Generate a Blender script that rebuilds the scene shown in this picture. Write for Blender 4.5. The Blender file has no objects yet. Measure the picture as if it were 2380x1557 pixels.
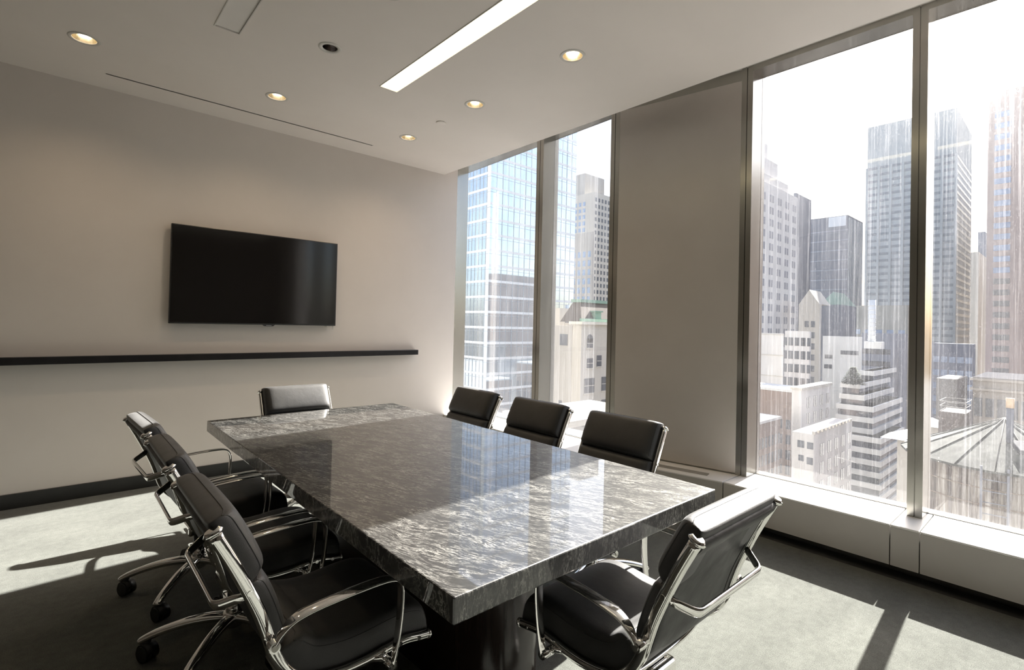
import bpy, bmesh, math, random
from mathutils import Vector, Matrix, Quaternion
random.seed(7)
S = bpy.context.scene
C = S.collection
# ------------------------------------------------------------------ camera
F, CX, CY, YAW, PITCH, ROLL, H = 1183.33, -4.489, -41.2385, .7269, .0126, .0232, 1.341
FWD = Vector((math.sin(YAW) * math.cos(PITCH), math.cos(YAW) * math.cos(PITCH), math.sin(PITCH)))
RT0 = Vector((math.cos(YAW), -math.sin(YAW), 0))
UP0 = RT0.cross(FWD)
RT = RT0 * math.cos(ROLL) + UP0 * math.sin(ROLL)
UP = -RT0 * math.sin(ROLL) + UP0 * math.cos(ROLL)
cd = bpy.data.cameras.new('camera')
cam = bpy.data.objects.new('camera', cd)
C.objects.link(cam)
m = Matrix((RT, UP, -FWD)).transposed().to_4x4()
m.translation = Vector((0, 0, H))
cam.matrix_world = m
cd.sensor_width = 36
cd.lens = F / 2380 * 36
cd.shift_x = -CX / 2380
cd.shift_y = CY / 2380
cd.clip_end = 3000
cd.clip_start = .02
S.camera = cam
# ------------------------------------------------------------------ light
SUN = Vector((1, .06, 1 / 1.46)).normalized()
w = bpy.data.worlds.new('sky')
S.world = w
w.use_nodes = True
nt = w.node_tree
sky = nt.nodes.new('ShaderNodeTexSky')
sky.sky_type = 'NISHITA'
sky.sun_disc = False
sky.sun_elevation = math.asin(SUN.z)
sky.sun_rotation = math.atan2(SUN.x, SUN.y)
sky.altitude = 50
sky.air_density = 1.0
sky.dust_density = 3.0
sky.ozone_density = 1.2
bgn = nt.nodes['Background']
nt.links.new(sky.outputs[0], bgn.inputs[0])
bgn.inputs[1].default_value = .235
sl = bpy.data.lights.new('sun', 'SUN')
sl.energy = 20
sl.angle = math.radians(.55)
sl.color = (1, .955, .88)
so = bpy.data.objects.new('sun', sl)
C.objects.link(so)
so.rotation_euler = SUN.to_track_quat('Z', 'Y').to_euler()
so.location = SUN * 60
S.view_settings.view_transform = 'Standard'
S.view_settings.look = 'None'
S.view_settings.exposure = 0.76
S.view_settings.gamma = 1
S.view_settings.use_curve_mapping = False
cy = S.cycles
cy.use_denoising = True
cy.max_bounces = 10
cy.diffuse_bounces = 5
cy.glossy_bounces = 5
cy.transmission_bounces = 6
cy.transparent_max_bounces = 16
cy.sample_clamp_indirect = 6
cy.caustics_reflective = False
cy.caustics_refractive = False
cy.blur_glossy = .3

# ------------------------------------------------------------------ helpers
def ray(px, py):
    return FWD + RT * ((px - 1190 - CX) / F) - UP * ((py - 778.5 - CY) / F)
O0 = Vector((0, 0, H))
def on(px, py, ax, v):
    d = ray(px, py)
    return O0 + d * ((v - O0[ax]) / d[ax])
def at(px, py, depth):
    return O0 + ray(px, py) * depth

def tag(o, label=None, cat=None, group=None, kind=None):
    if label: o['label'] = label
    if cat: o['category'] = cat
    if group: o['group'] = group
    if kind: o['kind'] = kind
    return o
def empty(name, loc=(0, 0, 0), rz=0):
    o = bpy.data.objects.new(name, None)
    C.objects.link(o)
    o.location = loc
    o.rotation_euler = (0, 0, rz)
    o.empty_display_size = .1
    return o
def kids(o):
    return [c for c in bpy.data.objects if c.parent == o]
def copy_tree(o, parent=None):
    c = o.copy()
    C.objects.link(c)
    c.parent = parent
    for ch in kids(o):
        copy_tree(ch, c)
    return c

class MB:
    def __init__(s):
        s.v = []; s.f = []; s.sm = []
    def add(s, vs, fs, smooth=False):
        n = len(s.v)
        s.v += [tuple(p) for p in vs]
        s.f += [tuple(i + n for i in q) for q in fs]
        s.sm += [smooth] * len(fs)
        return s
    def box(s, x0, x1, y0, y1, z0, z1):
        v = [(x0, y0, z0), (x1, y0, z0), (x1, y1, z0), (x0, y1, z0), (x0, y0, z1), (x1, y0, z1), (x1, y1, z1), (x0, y1, z1)]
        return s.add(v, [(0, 3, 2, 1), (4, 5, 6, 7), (0, 1, 5, 4), (1, 2, 6, 5), (2, 3, 7, 6), (3, 0, 4, 7)])
    def prism(s, poly, z0, z1):
        n = len(poly)
        a = sum(poly[i][0] * poly[(i + 1) % n][1] - poly[(i + 1) % n][0] * poly[i][1] for i in range(n))
        if a < 0: poly = poly[::-1]
        v = [(x, y, z0) for x, y in poly] + [(x, y, z1) for x, y in poly]
        f = [tuple(range(n - 1, -1, -1)), tuple(range(n, 2 * n))] + [(i, (i + 1) % n, n + (i + 1) % n, n + i) for i in range(n)]
        return s.add(v, f)
    def sweep(s, path, side, a, b, n=10, p=2.0, closed=False, cap=True):
        """sweep a superellipse; side = axis of half-size a, b across it; a and b may be lists"""
        P = [Vector(q) for q in path]
        N = len(P)
        vs = []
        for i, q in enumerate(P):
            if closed: t = P[(i + 1) % N] - P[i - 1]
            else: t = P[min(i + 1, N - 1)] - P[max(i - 1, 0)]
            t.normalize()
            sd = Vector(side[i] if isinstance(side, list) else side)
            sd = (sd - t * sd.dot(t)).normalized()
            nn = t.cross(sd)
            aa = a[i] if isinstance(a, (list, tuple)) else a
            bb = b[i] if isinstance(b, (list, tuple)) else b
            for k in range(n):
                g = 2 * math.pi * k / n
                c_, s_ = math.cos(g), math.sin(g)
                c_ = math.copysign(abs(c_) ** (2 / p), c_); s_ = math.copysign(abs(s_) ** (2 / p), s_)
                vs.append(q + sd * (aa * c_) + nn * (bb * s_))
        fs = []
        for i in range(N if closed else N - 1):
            j = (i + 1) % N
            for k in range(n):
                l = (k + 1) % n
                fs.append((i * n + k, i * n + l, j * n + l, j * n + k))
        s.add(vs, fs, True)
        if cap and not closed:
            o = len(s.v) - len(vs)
            s.f += [tuple(o + k for k in range(n - 1, -1, -1)), tuple(o + (N - 1) * n + k for k in range(n))]
            s.sm += [False, False]
        return s
    def cyl(s, p, q, r, n=20, r2=None, cap=True):
        p = Vector(p); q = Vector(q)
        t = (q - p).normalized()
        sd = Vector((1, 0, 0)) if abs(t.x) < .9 else Vector((0, 1, 0))
        r2 = r if r2 is None else r2
        return s.sweep([p, q], sd, [r, r2], [r, r2], n=n, cap=cap)
    def lathe(s, prof, c=(0, 0, 0), n=28, smooth=True):
        vs = []
        for r, z in prof:
            for k in range(n):
                g = 2 * math.pi * k / n
                vs.append((c[0] + r * math.cos(g), c[1] + r * math.sin(g), c[2] + z))
        fs = []
        for i in range(len(prof) - 1):
            for k in range(n):
                l = (k + 1) % n
                fs.append((i * n + k, i * n + l, (i + 1) * n + l, (i + 1) * n + k))
        return s.add(vs, fs, smooth)
    def build(s, name, mat, parent=None, bevel=0, seg=2, fix=False, kind=None):
        me = bpy.data.meshes.new(name)
        me.from_pydata(s.v, [], s.f)
        me.polygons.foreach_set('use_smooth', s.sm)
        if fix:
            b = bmesh.new(); b.from_mesh(me)
            bmesh.ops.remove_doubles(b, verts=b.verts, dist=1e-6)
            bmesh.ops.recalc_face_normals(b, faces=b.faces)
            b.to_mesh(me); b.free()
        me.update()
        o = bpy.data.objects.new(name, me)
        C.objects.link(o)
        if mat: me.materials.append(mat)
        if parent: o.parent = parent
        if bevel:
            md = o.modifiers.new('bevel', 'BEVEL')
            md.width = bevel; md.segments = seg; md.limit_method = 'ANGLE'; md.angle_limit = .6
        if kind: o['kind'] = kind
        return o

def catmull(pts, per=6):
    P = [Vector(p) for p in pts]
    P = [P[0] * 2 - P[1]] + P + [P[-1] * 2 - P[-2]]
    out = []
    for i in range(1, len(P) - 2):
        a, b, c, d = P[i - 1:i + 3]
        for k in range(per):
            t = k / per
            out.append(.5 * ((2 * b) + (c - a) * t + (2 * a - 5 * b + 4 * c - d) * t * t + (3 * b - a - 3 * c + d) * t ** 3))
    out.append(P[-2])
    return out

# ------------------------------------------------------------------ materials
def mat(name, col, rough=.5, metal=0, spec=.5, coat=0, emit=None, es=0):
    m = bpy.data.materials.new(name)
    m.use_nodes = True
    b = m.node_tree.nodes['Principled BSDF']
    b.inputs['Base Color'].default_value = (*col, 1)
    b.inputs['Roughness'].default_value = rough
    b.inputs['Metallic'].default_value = metal
    b.inputs['Specular IOR Level'].default_value = spec
    b.inputs['Coat Weight'].default_value = coat
    if emit:
        b.inputs['Emission Color'].default_value = (*emit, 1)
        b.inputs['Emission Strength'].default_value = es
    return m
def N(m, t, **kw):
    n = m.node_tree.nodes.new('ShaderNode' + t)
    for k, v in kw.items(): setattr(n, k, v)
    return n
def L(m, a, b): m.node_tree.links.new(a, b)
def BS(m): return m.node_tree.nodes['Principled BSDF']
def noise(m, vec, scale, detail=3, rough=.5, sc=(1, 1, 1), rot=(0, 0, 0)):
    mp = N(m, 'Mapping')
    mp.inputs['Scale'].default_value = sc
    mp.inputs['Rotation'].default_value = rot
    L(m, vec, mp.inputs[0])
    n = N(m, 'TexNoise')
    n.inputs['Scale'].default_value = scale
    n.inputs['Detail'].default_value = detail
    n.inputs['Roughness'].default_value = rough
    L(m, mp.outputs[0], n.inputs[0])
    return n.outputs['Fac']
def ramp(m, fac, stops):
    r = N(m, 'ValToRGB')
    e = r.color_ramp.elements
    while len(e) < len(stops): e.new(.5)
    for k, (p, c) in enumerate(stops):
        e[k].position = p
        e[k].color = (*c, 1) if isinstance(c, (tuple, list)) else (c, c, c, 1)
    L(m, fac, r.inputs[0])
    return r.outputs[0]
def bump(m, h, s=.2, d=.01):
    b = N(m, 'Bump')
    b.inputs['Strength'].default_value = s
    b.inputs['Distance'].default_value = d
    L(m, h, b.inputs['Height'])
    L(m, b.outputs[0], BS(m).inputs['Normal'])
def mathn(m, op, a, b=None, clamp=False):
    n = N(m, 'Math', operation=op, use_clamp=clamp)
    for i, x in enumerate((a, b)):
        if x is None: continue
        if isinstance(x, (int, float)): n.inputs[i].default_value = x
        else: L(m, x, n.inputs[i])
    return n.outputs[0]
def mottle(m, c1, c2, scale, sc=(1, 1, 1), coord='Object', detail=4, lo=.35, hi=.65):
    tc = N(m, 'TexCoord')
    f = noise(m, tc.outputs[coord], scale, detail, .6, sc)
    L(m, ramp(m, f, [(lo, c1), (hi, c2)]), BS(m).inputs['Base Color'])
    return tc, f

M = {}
M['wall'] = mat('wall_paint', (.76, .725, .68), .55, spec=.35)
tc, f = mottle(M['wall'], (.76, .715, .675), (.78, .735, .695), 3)
f2 = noise(M['wall'], tc.outputs['Object'], 260, 2)
bump(M['wall'], f2, .04, .002)
M['ceil'] = mat('ceiling_paint', (.87, .85, .82), .6, spec=.3)
mottle(M['ceil'], (.88, .828, .785), (.90, .848, .805), 2)
# carpet
M['carpet'] = mat('carpet', (.2, .21, .18), .95, spec=.1)
m = M['carpet']
tc = N(m, 'TexCoord')
fa = noise(m, tc.outputs['Object'], 260, 3, .7)
fb = noise(m, tc.outputs['Object'], 2.6, 4, .6, (1, 1.6, 1))
fc = noise(m, tc.outputs['Object'], 30, 3, .6)
ca = ramp(m, fa, [(.3, (.066, .070, .062)), (.7, (.172, .180, .160))])
cb = ramp(m, fb, [(.3, .78), (.7, 1.12)])
mx = N(m, 'MixRGB', blend_type='MULTIPLY'); mx.inputs[0].default_value = 1
L(m, ca, mx.inputs[1]); L(m, cb, mx.inputs[2])
mx2 = N(m, 'MixRGB', blend_type='MULTIPLY'); mx2.inputs[0].default_value = .6
L(m, mx.outputs[0], mx2.inputs[1]); L(m, ramp(m, fc, [(.3, .75), (.7, 1.2)]), mx2.inputs[2])
L(m, mx2.outputs[0], BS(m).inputs['Base Color'])
BS(m).inputs['Sheen Weight'].default_value = .15
bump(m, fa, .6, .004)
# granite
M['granite'] = mat('granite', (.02, .02, .02), .48, spec=.6, coat=1)
BS(M['granite']).inputs['Coat Roughness'].default_value = .025
m = M['granite']
tc = N(m, 'TexCoord')
wv = noise(m, tc.outputs['Object'], 3, 3, .5)
wm = N(m, 'Vector' + 'Math', operation='SCALE') if False else None
mp = N(m, 'Mapping'); mp.inputs['Rotation'].default_value = (0, 0, math.radians(-20))
L(m, tc.outputs['Object'], mp.inputs[0])
nz = N(m, 'TexNoise'); nz.inputs['Scale'].default_value = 5; nz.inputs['Detail'].default_value = 2
L(m, mp.outputs[0], nz.inputs[0])
vm = N(m, 'VectorMath', operation='MULTIPLY_ADD')
L(m, nz.outputs['Color'], vm.inputs[0]); vm.inputs[1].default_value = (.06, .06, .06)
L(m, mp.outputs[0], vm.inputs[2])
s1 = noise(m, vm.outputs[0], 30, 5, .66, (4.4, .62, .9))
s2 = noise(m, vm.outputs[0], 110, 4, .62, (4.0, .6, 1.0))
s3 = noise(m, vm.outputs[0], 9, 3, .6, (2.2, .8, 1))
k1 = ramp(m, mathn(m, 'ABSOLUTE', mathn(m, 'SUBTRACT', s1, .53)), [(.018, 1), (.055, 0)])
k2 = ramp(m, s2, [(.53, 0), (.68, 1)])
k = mathn(m, 'ADD', mathn(m, 'MULTIPLY', k1, .9), mathn(m, 'MULTIPLY', k2, .55), True)
k = mathn(m, 'MULTIPLY', k, ramp(m, s3, [(.3, .35), (.6, 1)]), True)
L(m, ramp(m, k, [(0, (.008, .008, .008)), (.42, (.034, .034, .032)), (1, (.38, .375, .35))]), BS(m).inputs['Base Color'])
L(m, mathn(m, 'MULTIPLY', k, .55), BS(m).inputs['Metallic'])
# leather
def leather(name, c, r=.42, spec=.45, sheen=0):
    m = mat(name, c, r, spec=spec)
    BS(m).inputs['Sheen Weight'].default_value = sheen
    BS(m).inputs['Sheen Roughness'].default_value = .5
    tc = N(m, 'TexCoord')
    v = N(m, 'TexVoronoi'); v.inputs['Scale'].default_value = 420
    L(m, tc.outputs['Object'], v.inputs['Vector'])
    nn = noise(m, tc.outputs['Object'], 14, 4, .6)
    h = mathn(m, 'ADD', mathn(m, 'MULTIPLY', v.outputs['Distance'], .25), mathn(m, 'MULTIPLY', nn, 1.4))
    bump(m, h, .16, .006)
    L(m, ramp(m, nn, [(.3, r - .05), (.7, r + .08)]), BS(m).inputs['Roughness'])
    return m
M['leather'] = leather('black_leather', (.011, .0105, .0105), .52, .8, .22)
M['leather2'] = leather('back_leather', (.02, .02, .019), .5)
M['thread'] = mat('thread', (.05, .05, .05), .7)
M['alu'] = mat('polished_aluminium', (.82, .81, .79), .07, 1)
m = M['alu']; tc = N(m, 'TexCoord')
bump(m, noise(m, tc.outputs['Object'], 40, 2), .03, .004)
M['rubber'] = mat('black_plastic', (.012, .012, .012), .38)
mottle(M['rubber'], (.010, .010, .010), (.016, .016, .016), 30)
M['frame'] = mat('window_aluminium', (.37, .36, .33), .2, .8)
mottle(M['frame'], (.36, .35, .32), (.38, .37, .34), 6, (1, 1, .2))
M['gap'] = mat('dark_gap', (.03, .03, .03), .8)
mottle(M['gap'], (.025, .025, .025), (.035, .035, .035), 20)
M['panel'] = mat('column_panel', (.56, .53, .50), .32, .2)
m = M['panel']; tc, f = mottle(m, (.55, .52, .49), (.57, .54, .51), 3)
bump(m, noise(m, tc.outputs['Object'], 1.4, 2), .05, .05)
M['sill'] = mat('sill_laminate', (.52, .505, .48), .4, spec=.4)
mottle(M['sill'], (.51, .495, .47), (.53, .515, .49), 5)
M['silltop'] = mat('sill_top_sunlit', (.86, .85, .83), .35, spec=.8)  # sun glare on the sill put into a paler colour for its top
mottle(M['silltop'], (.85, .84, .82), (.87, .86, .84), 5)
M['black'] = mat('black_lacquer', (.012, .011, .013), .35, spec=.4)
mottle(M['black'], (.010, .0095, .011), (.014, .013, .015), 12)
M['base'] = mat('vinyl_base', (.022, .023, .022), .5)
mottle(M['base'], (.020, .021, .020), (.026, .027, .026), 8)
M['screen'] = mat('screen_glass', (.010, .009, .009), .09, spec=.6)
mottle(M['screen'], (.007, .0065, .0065), (.009, .008, .008), 2)
M['bezel'] = mat('bezel', (.03, .03, .032), .3)
mottle(M['bezel'], (.028, .028, .03), (.034, .034, .036), 40)
M['badge'] = mat('badge', (.55, .56, .58), .3, .8)
M['ped'] = mat('dark_veneer', (.022, .014, .011), .22, spec=.5)
mottle(M['ped'], (.016, .010, .008), (.03, .019, .015), 6, (6, 6, .4))
M['trimw'] = mat('fixture_white', (.72, .70, .66), .4)
mottle(M['trimw'], (.71, .69, .65), (.73, .71, .67), 30)
M['gold'] = mat('gold_reflector', (.93, .86, .70), .22, 1)
m = M['gold']; tc = N(m, 'TexCoord'); bump(m, noise(m, tc.outputs['Object'], 60, 2), .06, .004)
M['dref'] = mat('dark_reflector', (.28, .26, .25), .15, 1)
m = M['dref']; tc = N(m, 'TexCoord'); bump(m, noise(m, tc.outputs['Object'], 90, 2), .3, .004)
M['lamp'] = mat('lamp', (.9, .8, .6), .5, emit=(1, .80, .55), es=14)
M['lampdim'] = mat('lamp_dim', (.9, .7, .4), .5, emit=(1, .66, .26), es=1.6)
M['diff'] = mat('diffuser_lit', (.9, .88, .8), .5, emit=(1, .85, .55), es=2.5)
M['off'] = mat('diffuser_unlit', (.88, .85, .82), .6)
mottle(M['off'], (.87, .84, .81), (.89, .86, .83), 10)

# dirty window glass: clear sheet + thin mirror + sunlit dust in streaks and specks
def pane_mat(name, dust, fwd, seed):
    m = bpy.data.materials.new(name); m.use_nodes = True
    nt = m.node_tree; nt.nodes.remove(BS(m))
    out = nt.nodes['Material Output']
    tc = N(m, 'TexCoord')
    mp = N(m, 'Mapping'); mp.inputs['Location'].default_value = (seed, seed * 2, 0)
    L(m, tc.outputs['Object'], mp.inputs[0])
    v = mp.outputs[0]
    a = noise(m, v, 85, 4, .7, (1, 1, .010))       # thin vertical runs
    b = noise(m, v, 9, 4, .65, (1, 1, .10))        # broad runs
    c = noise(m, v, 2.2, 3, .6, (1, 1, .8))
    sp = noise(m, v, 230, 3, .75, (1, 1, .4))      # grit
    st = ramp(m, a, [(.55, 0), (.66, 1)])
    br = ramp(m, b, [(.42, 0), (.75, 1)])
    gr = ramp(m, sp, [(.56, 0), (.68, 1)])
    d = mathn(m, 'ADD', mathn(m, 'MULTIPLY', st, 2.2), mathn(m, 'MULTIPLY', br, .8))
    d = mathn(m, 'ADD', d, mathn(m, 'MULTIPLY', gr, 2.0))
    d = mathn(m, 'MULTIPLY', d, ramp(m, c, [(.3, .45), (.7, 1)]))
    d = mathn(m, 'ADD', d, .35)
    df = mathn(m, 'MULTIPLY', d, dust, True)
    ff = mathn(m, 'MULTIPLY', d, fwd, True)
    tr = N(m, 'BsdfTransparent'); tr.inputs[0].default_value = (.925, .93, .935, 1)
    tl = N(m, 'BsdfTranslucent'); tl.inputs[0].default_value = (.93, .94, 1, 1)
    rf = N(m, 'BsdfRefraction'); rf.inputs['IOR'].default_value = 1.15; rf.inputs['Roughness'].default_value = .75
    rf.inputs[0].default_value = (.93, .95, 1, 1)
    gl = N(m, 'BsdfGlossy'); gl.inputs['Roughness'].default_value = .0
    m1 = N(m, 'MixShader'); L(m, df, m1.inputs[0]); L(m, tr.outputs[0], m1.inputs[1]); L(m, tl.outputs[0], m1.inputs[2])
    m2 = N(m, 'MixShader'); L(m, ff, m2.inputs[0]); L(m, m1.outputs[0], m2.inputs[1]); L(m, rf.outputs[0], m2.inputs[2])
    m3 = N(m, 'MixShader'); m3.inputs[0].default_value = .045
    L(m, m2.outputs[0], m3.inputs[1]); L(m, gl.outputs[0], m3.inputs[2])
    L(m, m3.outputs[0], out.inputs[0])
    return m
M['pane'] = pane_mat('window_glass', .018, .034, 3)

def facade(name, c1, c2, scale=.5, rough=.8, spec=.2):
    m = mat(name, c1, rough, spec=spec)
    mottle(m, c1, c2, scale, (1, 1, .3))
    return m
# ------------------------------------------------------------------ room shell
D, HC, XC = 4.85, 3.0236, 3.26
XM, XG, XS, ZS = 3.686, 3.842, 3.446, .289
ZH = 3.197
LX, BY = -2.3, -2.2     # far side walls behind the camera

MB().box(LX - .1, 3.9, BY - .1, 5.4, -.12, 0).build('floor', M['carpet'], kind='structure')
wl = MB().box(LX - .1, 3.445, D, D + .12, 0, 3.25).build('wall_far', M['wall'], kind='structure')
M['dark'] = mat('unseen_wall_dark', (.16, .14, .12), .5); mottle(M['dark'], (.15, .13, .11), (.18, .155, .13), 4, (1, 1, .2))  # unseen walls given a made-up dark tone to cut fill on the left
MB().box(LX - .1, LX, BY, D, 0, 3.25).build('wall_left', M['dark'], kind='structure')
wb = MB()
wb.box(LX - .1, -1.35, BY - .1, BY, 0, 3.25).box(-.35, 3.9, BY - .1, BY, 0, 3.25).box(-1.35, -.35, BY - .1, BY, 2.3, 3.25)
wb.build('wall_back', M['dark'], kind='structure')
dr = MB().box(-1.345, -.355, BY - .08, BY - .04, .005, 2.295).build('door_1', M['black'], kind='structure')
MB().cyl((-.45, BY - .04, 1.0), (-.45, BY + .02, 1.0), .01).cyl((-.45, BY + .02, 1.0), (-.57, BY + .02, 1.0), .01).build('door_handle', M['alu'], dr)
MB().box(LX, 3.445, D - .012, D, 0, .10).build('baseboard_far', M['base'], kind='structure')
MB().box(LX, LX + .012, BY, D - .012, 0, .10).build('baseboard_left', M['base'], kind='structure')

# ceiling with real cut-outs for its lights and its air slot
cm = MB().box(LX, XC, BY, D, HC, HC + .226).build('ceiling', M['ceil'], kind='structure')
DL = [(.081, 4.07), (1.206, 4.079), (2.363, 4.118), (2.365, 3.123), (2.366, 2.129)]
DK = [(1.22, 3.108), (1.235, 2.36)]
cut = MB()
for x, y in DL: cut.cyl((x, y, HC - .05), (x, y, HC + .15), .066, 32)
for x, y in DK: cut.cyl((x, y, HC - .05), (x, y, HC + .15), .05, 32)
cut.box(1.683, 1.825, .6, 3.36, HC - .05, HC + .09)
cut.box(.632, .768, .6, 3.341, HC - .05, HC + .05)
cut.box(.212, 2.224, 4.541, 4.556, HC - .05, HC + .08)
co = cut.build('cutter', None)
md = cm.modifiers.new('cut', 'BOOLEAN'); md.object = co; md.operation = 'DIFFERENCE'; md.solver = 'EXACT'
dg = bpy.context.evaluated_depsgraph_get()
me = bpy.data.meshes.new_from_object(cm.evaluated_get(dg))
cm.modifiers.clear(); cm.data = me
bpy.data.objects.remove(co)
# pocket above the windows
OUT = [(3.87, BY), (3.87, 1.7), (3.70, 2.6), (3.81, 5.3)]
MB().prism([(XC, BY)] + OUT + [(XC, 5.3)], 3.236, 3.35).build('trim_1', M['ceil'], kind='structure')

# air slot in the ceiling
t = tag(empty('air_slot', (1.218, 4.5485, HC)), 'long narrow dark air slot let into the ceiling along the screen wall', 'vent')
MB().box(-1.006, 1.006, -.0075, .0075, .004, .01).build('backing', M['gap'], t)
MB().box(-1.012, 1.012, -.0125, -.0075, -.001, .05).box(-1.012, 1.012, .0075, .0125, -.001, .05).build('slot_rim', M['trimw'], t)

def downlight(x, y, r, lit, label, group):
    t = tag(empty('recessed_downlight' if lit else 'recessed_spotlight', (x, y, HC)), label, 'ceiling light', group)
    w_ = .012 if lit else .016
    MB().lathe([(r - .006, .001), (r - .004, -.004), (r + w_, -.004), (r + w_ + .003, -.001)], n=40).build('trim_ring', M['trimw'], t)
    prof = [(r - .005, -.001), (r - .009, .02), (r - .018, .05), (r - .03, .075)]
    MB().lathe(prof, n=40).build('reflector', M['gold'] if lit else M['dref'], t)
    if lit:
        MB().lathe([(.0001, .024), (.02, .026), (.032, .036), (.036, .078)], n=24).build('bulb', M['lamp'], t)
    else:
        MB().lathe([(.0001, .078), (.018, .078), (.024, .08)], n=24).build('bulb', M['lampdim'], t)
    MB().lathe([(r - .03, .0755), (.0001, .09)], n=24).build('housing', M['gap'], t)
    if lit:
        ld = bpy.data.lights.new('downlight_beam', 'SPOT')
        ld.energy = 8; ld.color = (1, .74, .48); ld.spot_size = math.radians(140); ld.spot_blend = 1; ld.shadow_soft_size = .03
        lo = bpy.data.objects.new('downlight_beam', ld); C.objects.link(lo); lo.parent = t; lo.location = (0, 0, -.008)
    return t
lab = ['lit gold round downlight at the far left, nearest the screen wall corner of the photo',
       'lit gold round downlight in the ceiling above and right of the wall screen',
       'lit gold round downlight nearest the far corner by the windows, smallest of all',
       'lit gold round downlight right of the far end of the glowing light strip',
       'lit gold round downlight nearest the big column between the windows']
for (x, y), l in zip(DL, lab): downlight(x, y, .066, True, l, 'lit recessed downlights')
downlight(*DK[0], .05, False, 'small dark mirrored spotlight with a pale ring left of the glowing light strip', 'small dark ceiling spotlights')
downlight(*DK[1], .05, False, 'small dark mirrored spotlight cut by the top edge of the photo', 'small dark ceiling spotlights')
for (x, y, l) in ((2.378, 3.608, 'white sprinkler cover disc between two lit downlights near the windows'), (.063, 3.50, 'white sprinkler cover disc at the top left edge of the photo')):
    t = tag(empty('sprinkler_cover', (x, y, HC)), l, 'sprinkler', 'sprinkler cover discs')
    MB().lathe([(.0001, -.008), (.038, -.008), (.042, -.006), (.042, -.001)], n=32).build('cover_disc', M['ceil'], t)
    MB().lathe([(.03, -.002), (.03, 0)], n=24).build('collar', M['gap'], t)
def strip(x0, x1, y0, y1, depth, m_, name, label):
    t = tag(empty(name, (x0, y0, HC)), label, 'ceiling light')
    W, Ln = x1 - x0, y1 - y0
    MB().box(.006, W - .006, .006, Ln - .006, depth, depth + .006).build('diffuser', m_, t)
    f = MB()
    for a in ((0, .005, 0, Ln), (W - .005, W, 0, Ln), (.005, W - .005, 0, .005), (.005, W - .005, Ln - .005, Ln)):
        f.box(*a, -.004, depth)
    f.build('frame', M['trimw'], t)
    return t
strip(1.683, 1.825, .6, 3.36, .006, M['diff'], 'linear_light', 'long glowing warm white light strip recessed in the ceiling over the table')
strip(.632, .768, .6, 3.341, .003, M['off'], 'linear_light', 'unlit grey light strip recessed in the ceiling above the left chairs')

# ------------------------------------------------------------------ window wall
PA, PB = (3.498, 2.615), (XM, 1.66)
SL = .0421
def lx(y): return 3.498 + SL * (y - 2.615)
# sill boxes (front, top) in separate sections
def sill(name, poly, toe):
    t = MB().prism(poly, .068, ZS - .012).build(name, M['sill'], kind='structure')
    MB().prism(poly, ZS - .012, ZS).build('sill_top', M['silltop'], t, bevel=.003)
    MB().prism(toe, 0, .068).build('toe_kick', M['frame'], t)
    return t
def sec(y0, y1, n, g=.0025):
    sill(n, [(XS, y0 + g), (3.86, y0 + g), (3.86, y1 - g), (XS, y1 - g)], [(3.562, y0), (3.86, y0), (3.86, y1), (3.562, y1)])
sec(BY, -.5, 'trim_2'); sec(-.5, .567, 'trim_3'); sec(.567, .696, 'trim_4'); sec(.696, 1.633, 'trim_5')
XF = 3.235
t = sill('trim_6', [(XS, 1.638), (3.86, 1.638), (3.86, 2.62), (XF, 2.62)], [(3.55, 1.633), (3.86, 1.633), (3.86, 2.62), (3.35, 2.62)])
sill('trim_7', [(XF, 2.625), (3.86, 2.625), (3.86, 5.3), (XF + .11, 5.3)], [(XF + .116, 2.62), (3.86, 2.62), (3.86, 5.3), (XF + .22, 5.3)])
MB().box(3.44, 3.86, BY, 5.3, -.01, .0005).build('trim_8', M['gap'], kind='structure')
# air grille in the column section
tg = tag(empty('air_grille', (0, 0, 0)), 'slotted dark air grille in the low cover below the grey column', 'vent')
g = MB(); n = 34
va = Vector((3.52, 1.78, 0)); vb = Vector((3.345, 2.57, 0)); dv = (vb - va).normalized(); nv = Vector((dv.y, -dv.x, 0))
g.prism([tuple((va + nv * s).xy) for s in (-.03,)] + [tuple((vb - nv * .03).xy), tuple((vb + nv * .03).xy), tuple((va + nv * .03).xy)], ZS, ZS + .0012)
g.build('backing', M['gap'], tg)
g = MB()
for s in (-.03, -.018, -.006, .006, .018, .03):
    a_ = va + nv * (s - .002); b_ = vb + nv * (s - .002)
    g.prism([tuple(a_.xy), tuple(b_.xy), tuple((b_ + nv * .004).xy), tuple((a_ + nv * .004).xy)], ZS + .0012, ZS + .004)
g.build('grille_bars', M['sill'], tg)

def jamb(name, y0, y1, xf0, xf1, groove=True):
    """mullion between inner faces y0..y1; xf0/xf1 = room-side face x at those y"""
    ym = (y0 + y1) / 2; xm = (xf0 + xf1) / 2
    xb0, xb1 = xf0 + .215, xf1 + .215
    b = MB()
    if groove:
        b.prism([(xf0, y0), (xm, ym - .003), (xm + .2, ym - .003), (xb0, y0)], ZS, 3.236)
        b.prism([(xm, ym + .003), (xf1, y1), (xb1, y1), (xm + .2, ym + .003)], ZS, 3.236)
        b.prism([(xm + .012, ym - .003), (xm + .012, ym + .003), (xm + .19, ym + .003), (xm + .19, ym - .003)], ZS, 3.236)
    else:
        b.prism([(xf0, y0), (xf1, y1), (xb1, y1), (xb0, y0)], ZS, 3.236)
    return b.build(name, M['frame'], kind='structure')
jamb('trim_9', .596, .6676, XM, XM)
jamb('trim_10', -.375, -.305, XM, XM)
jamb('trim_11', 1.58, 1.66, XM, XM)
jamb('trim_12', 3.535, 3.635, lx(3.535), lx(3.635))
jamb('trim_13', 2.60, 2.69, 3.50, 3.50)
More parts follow.
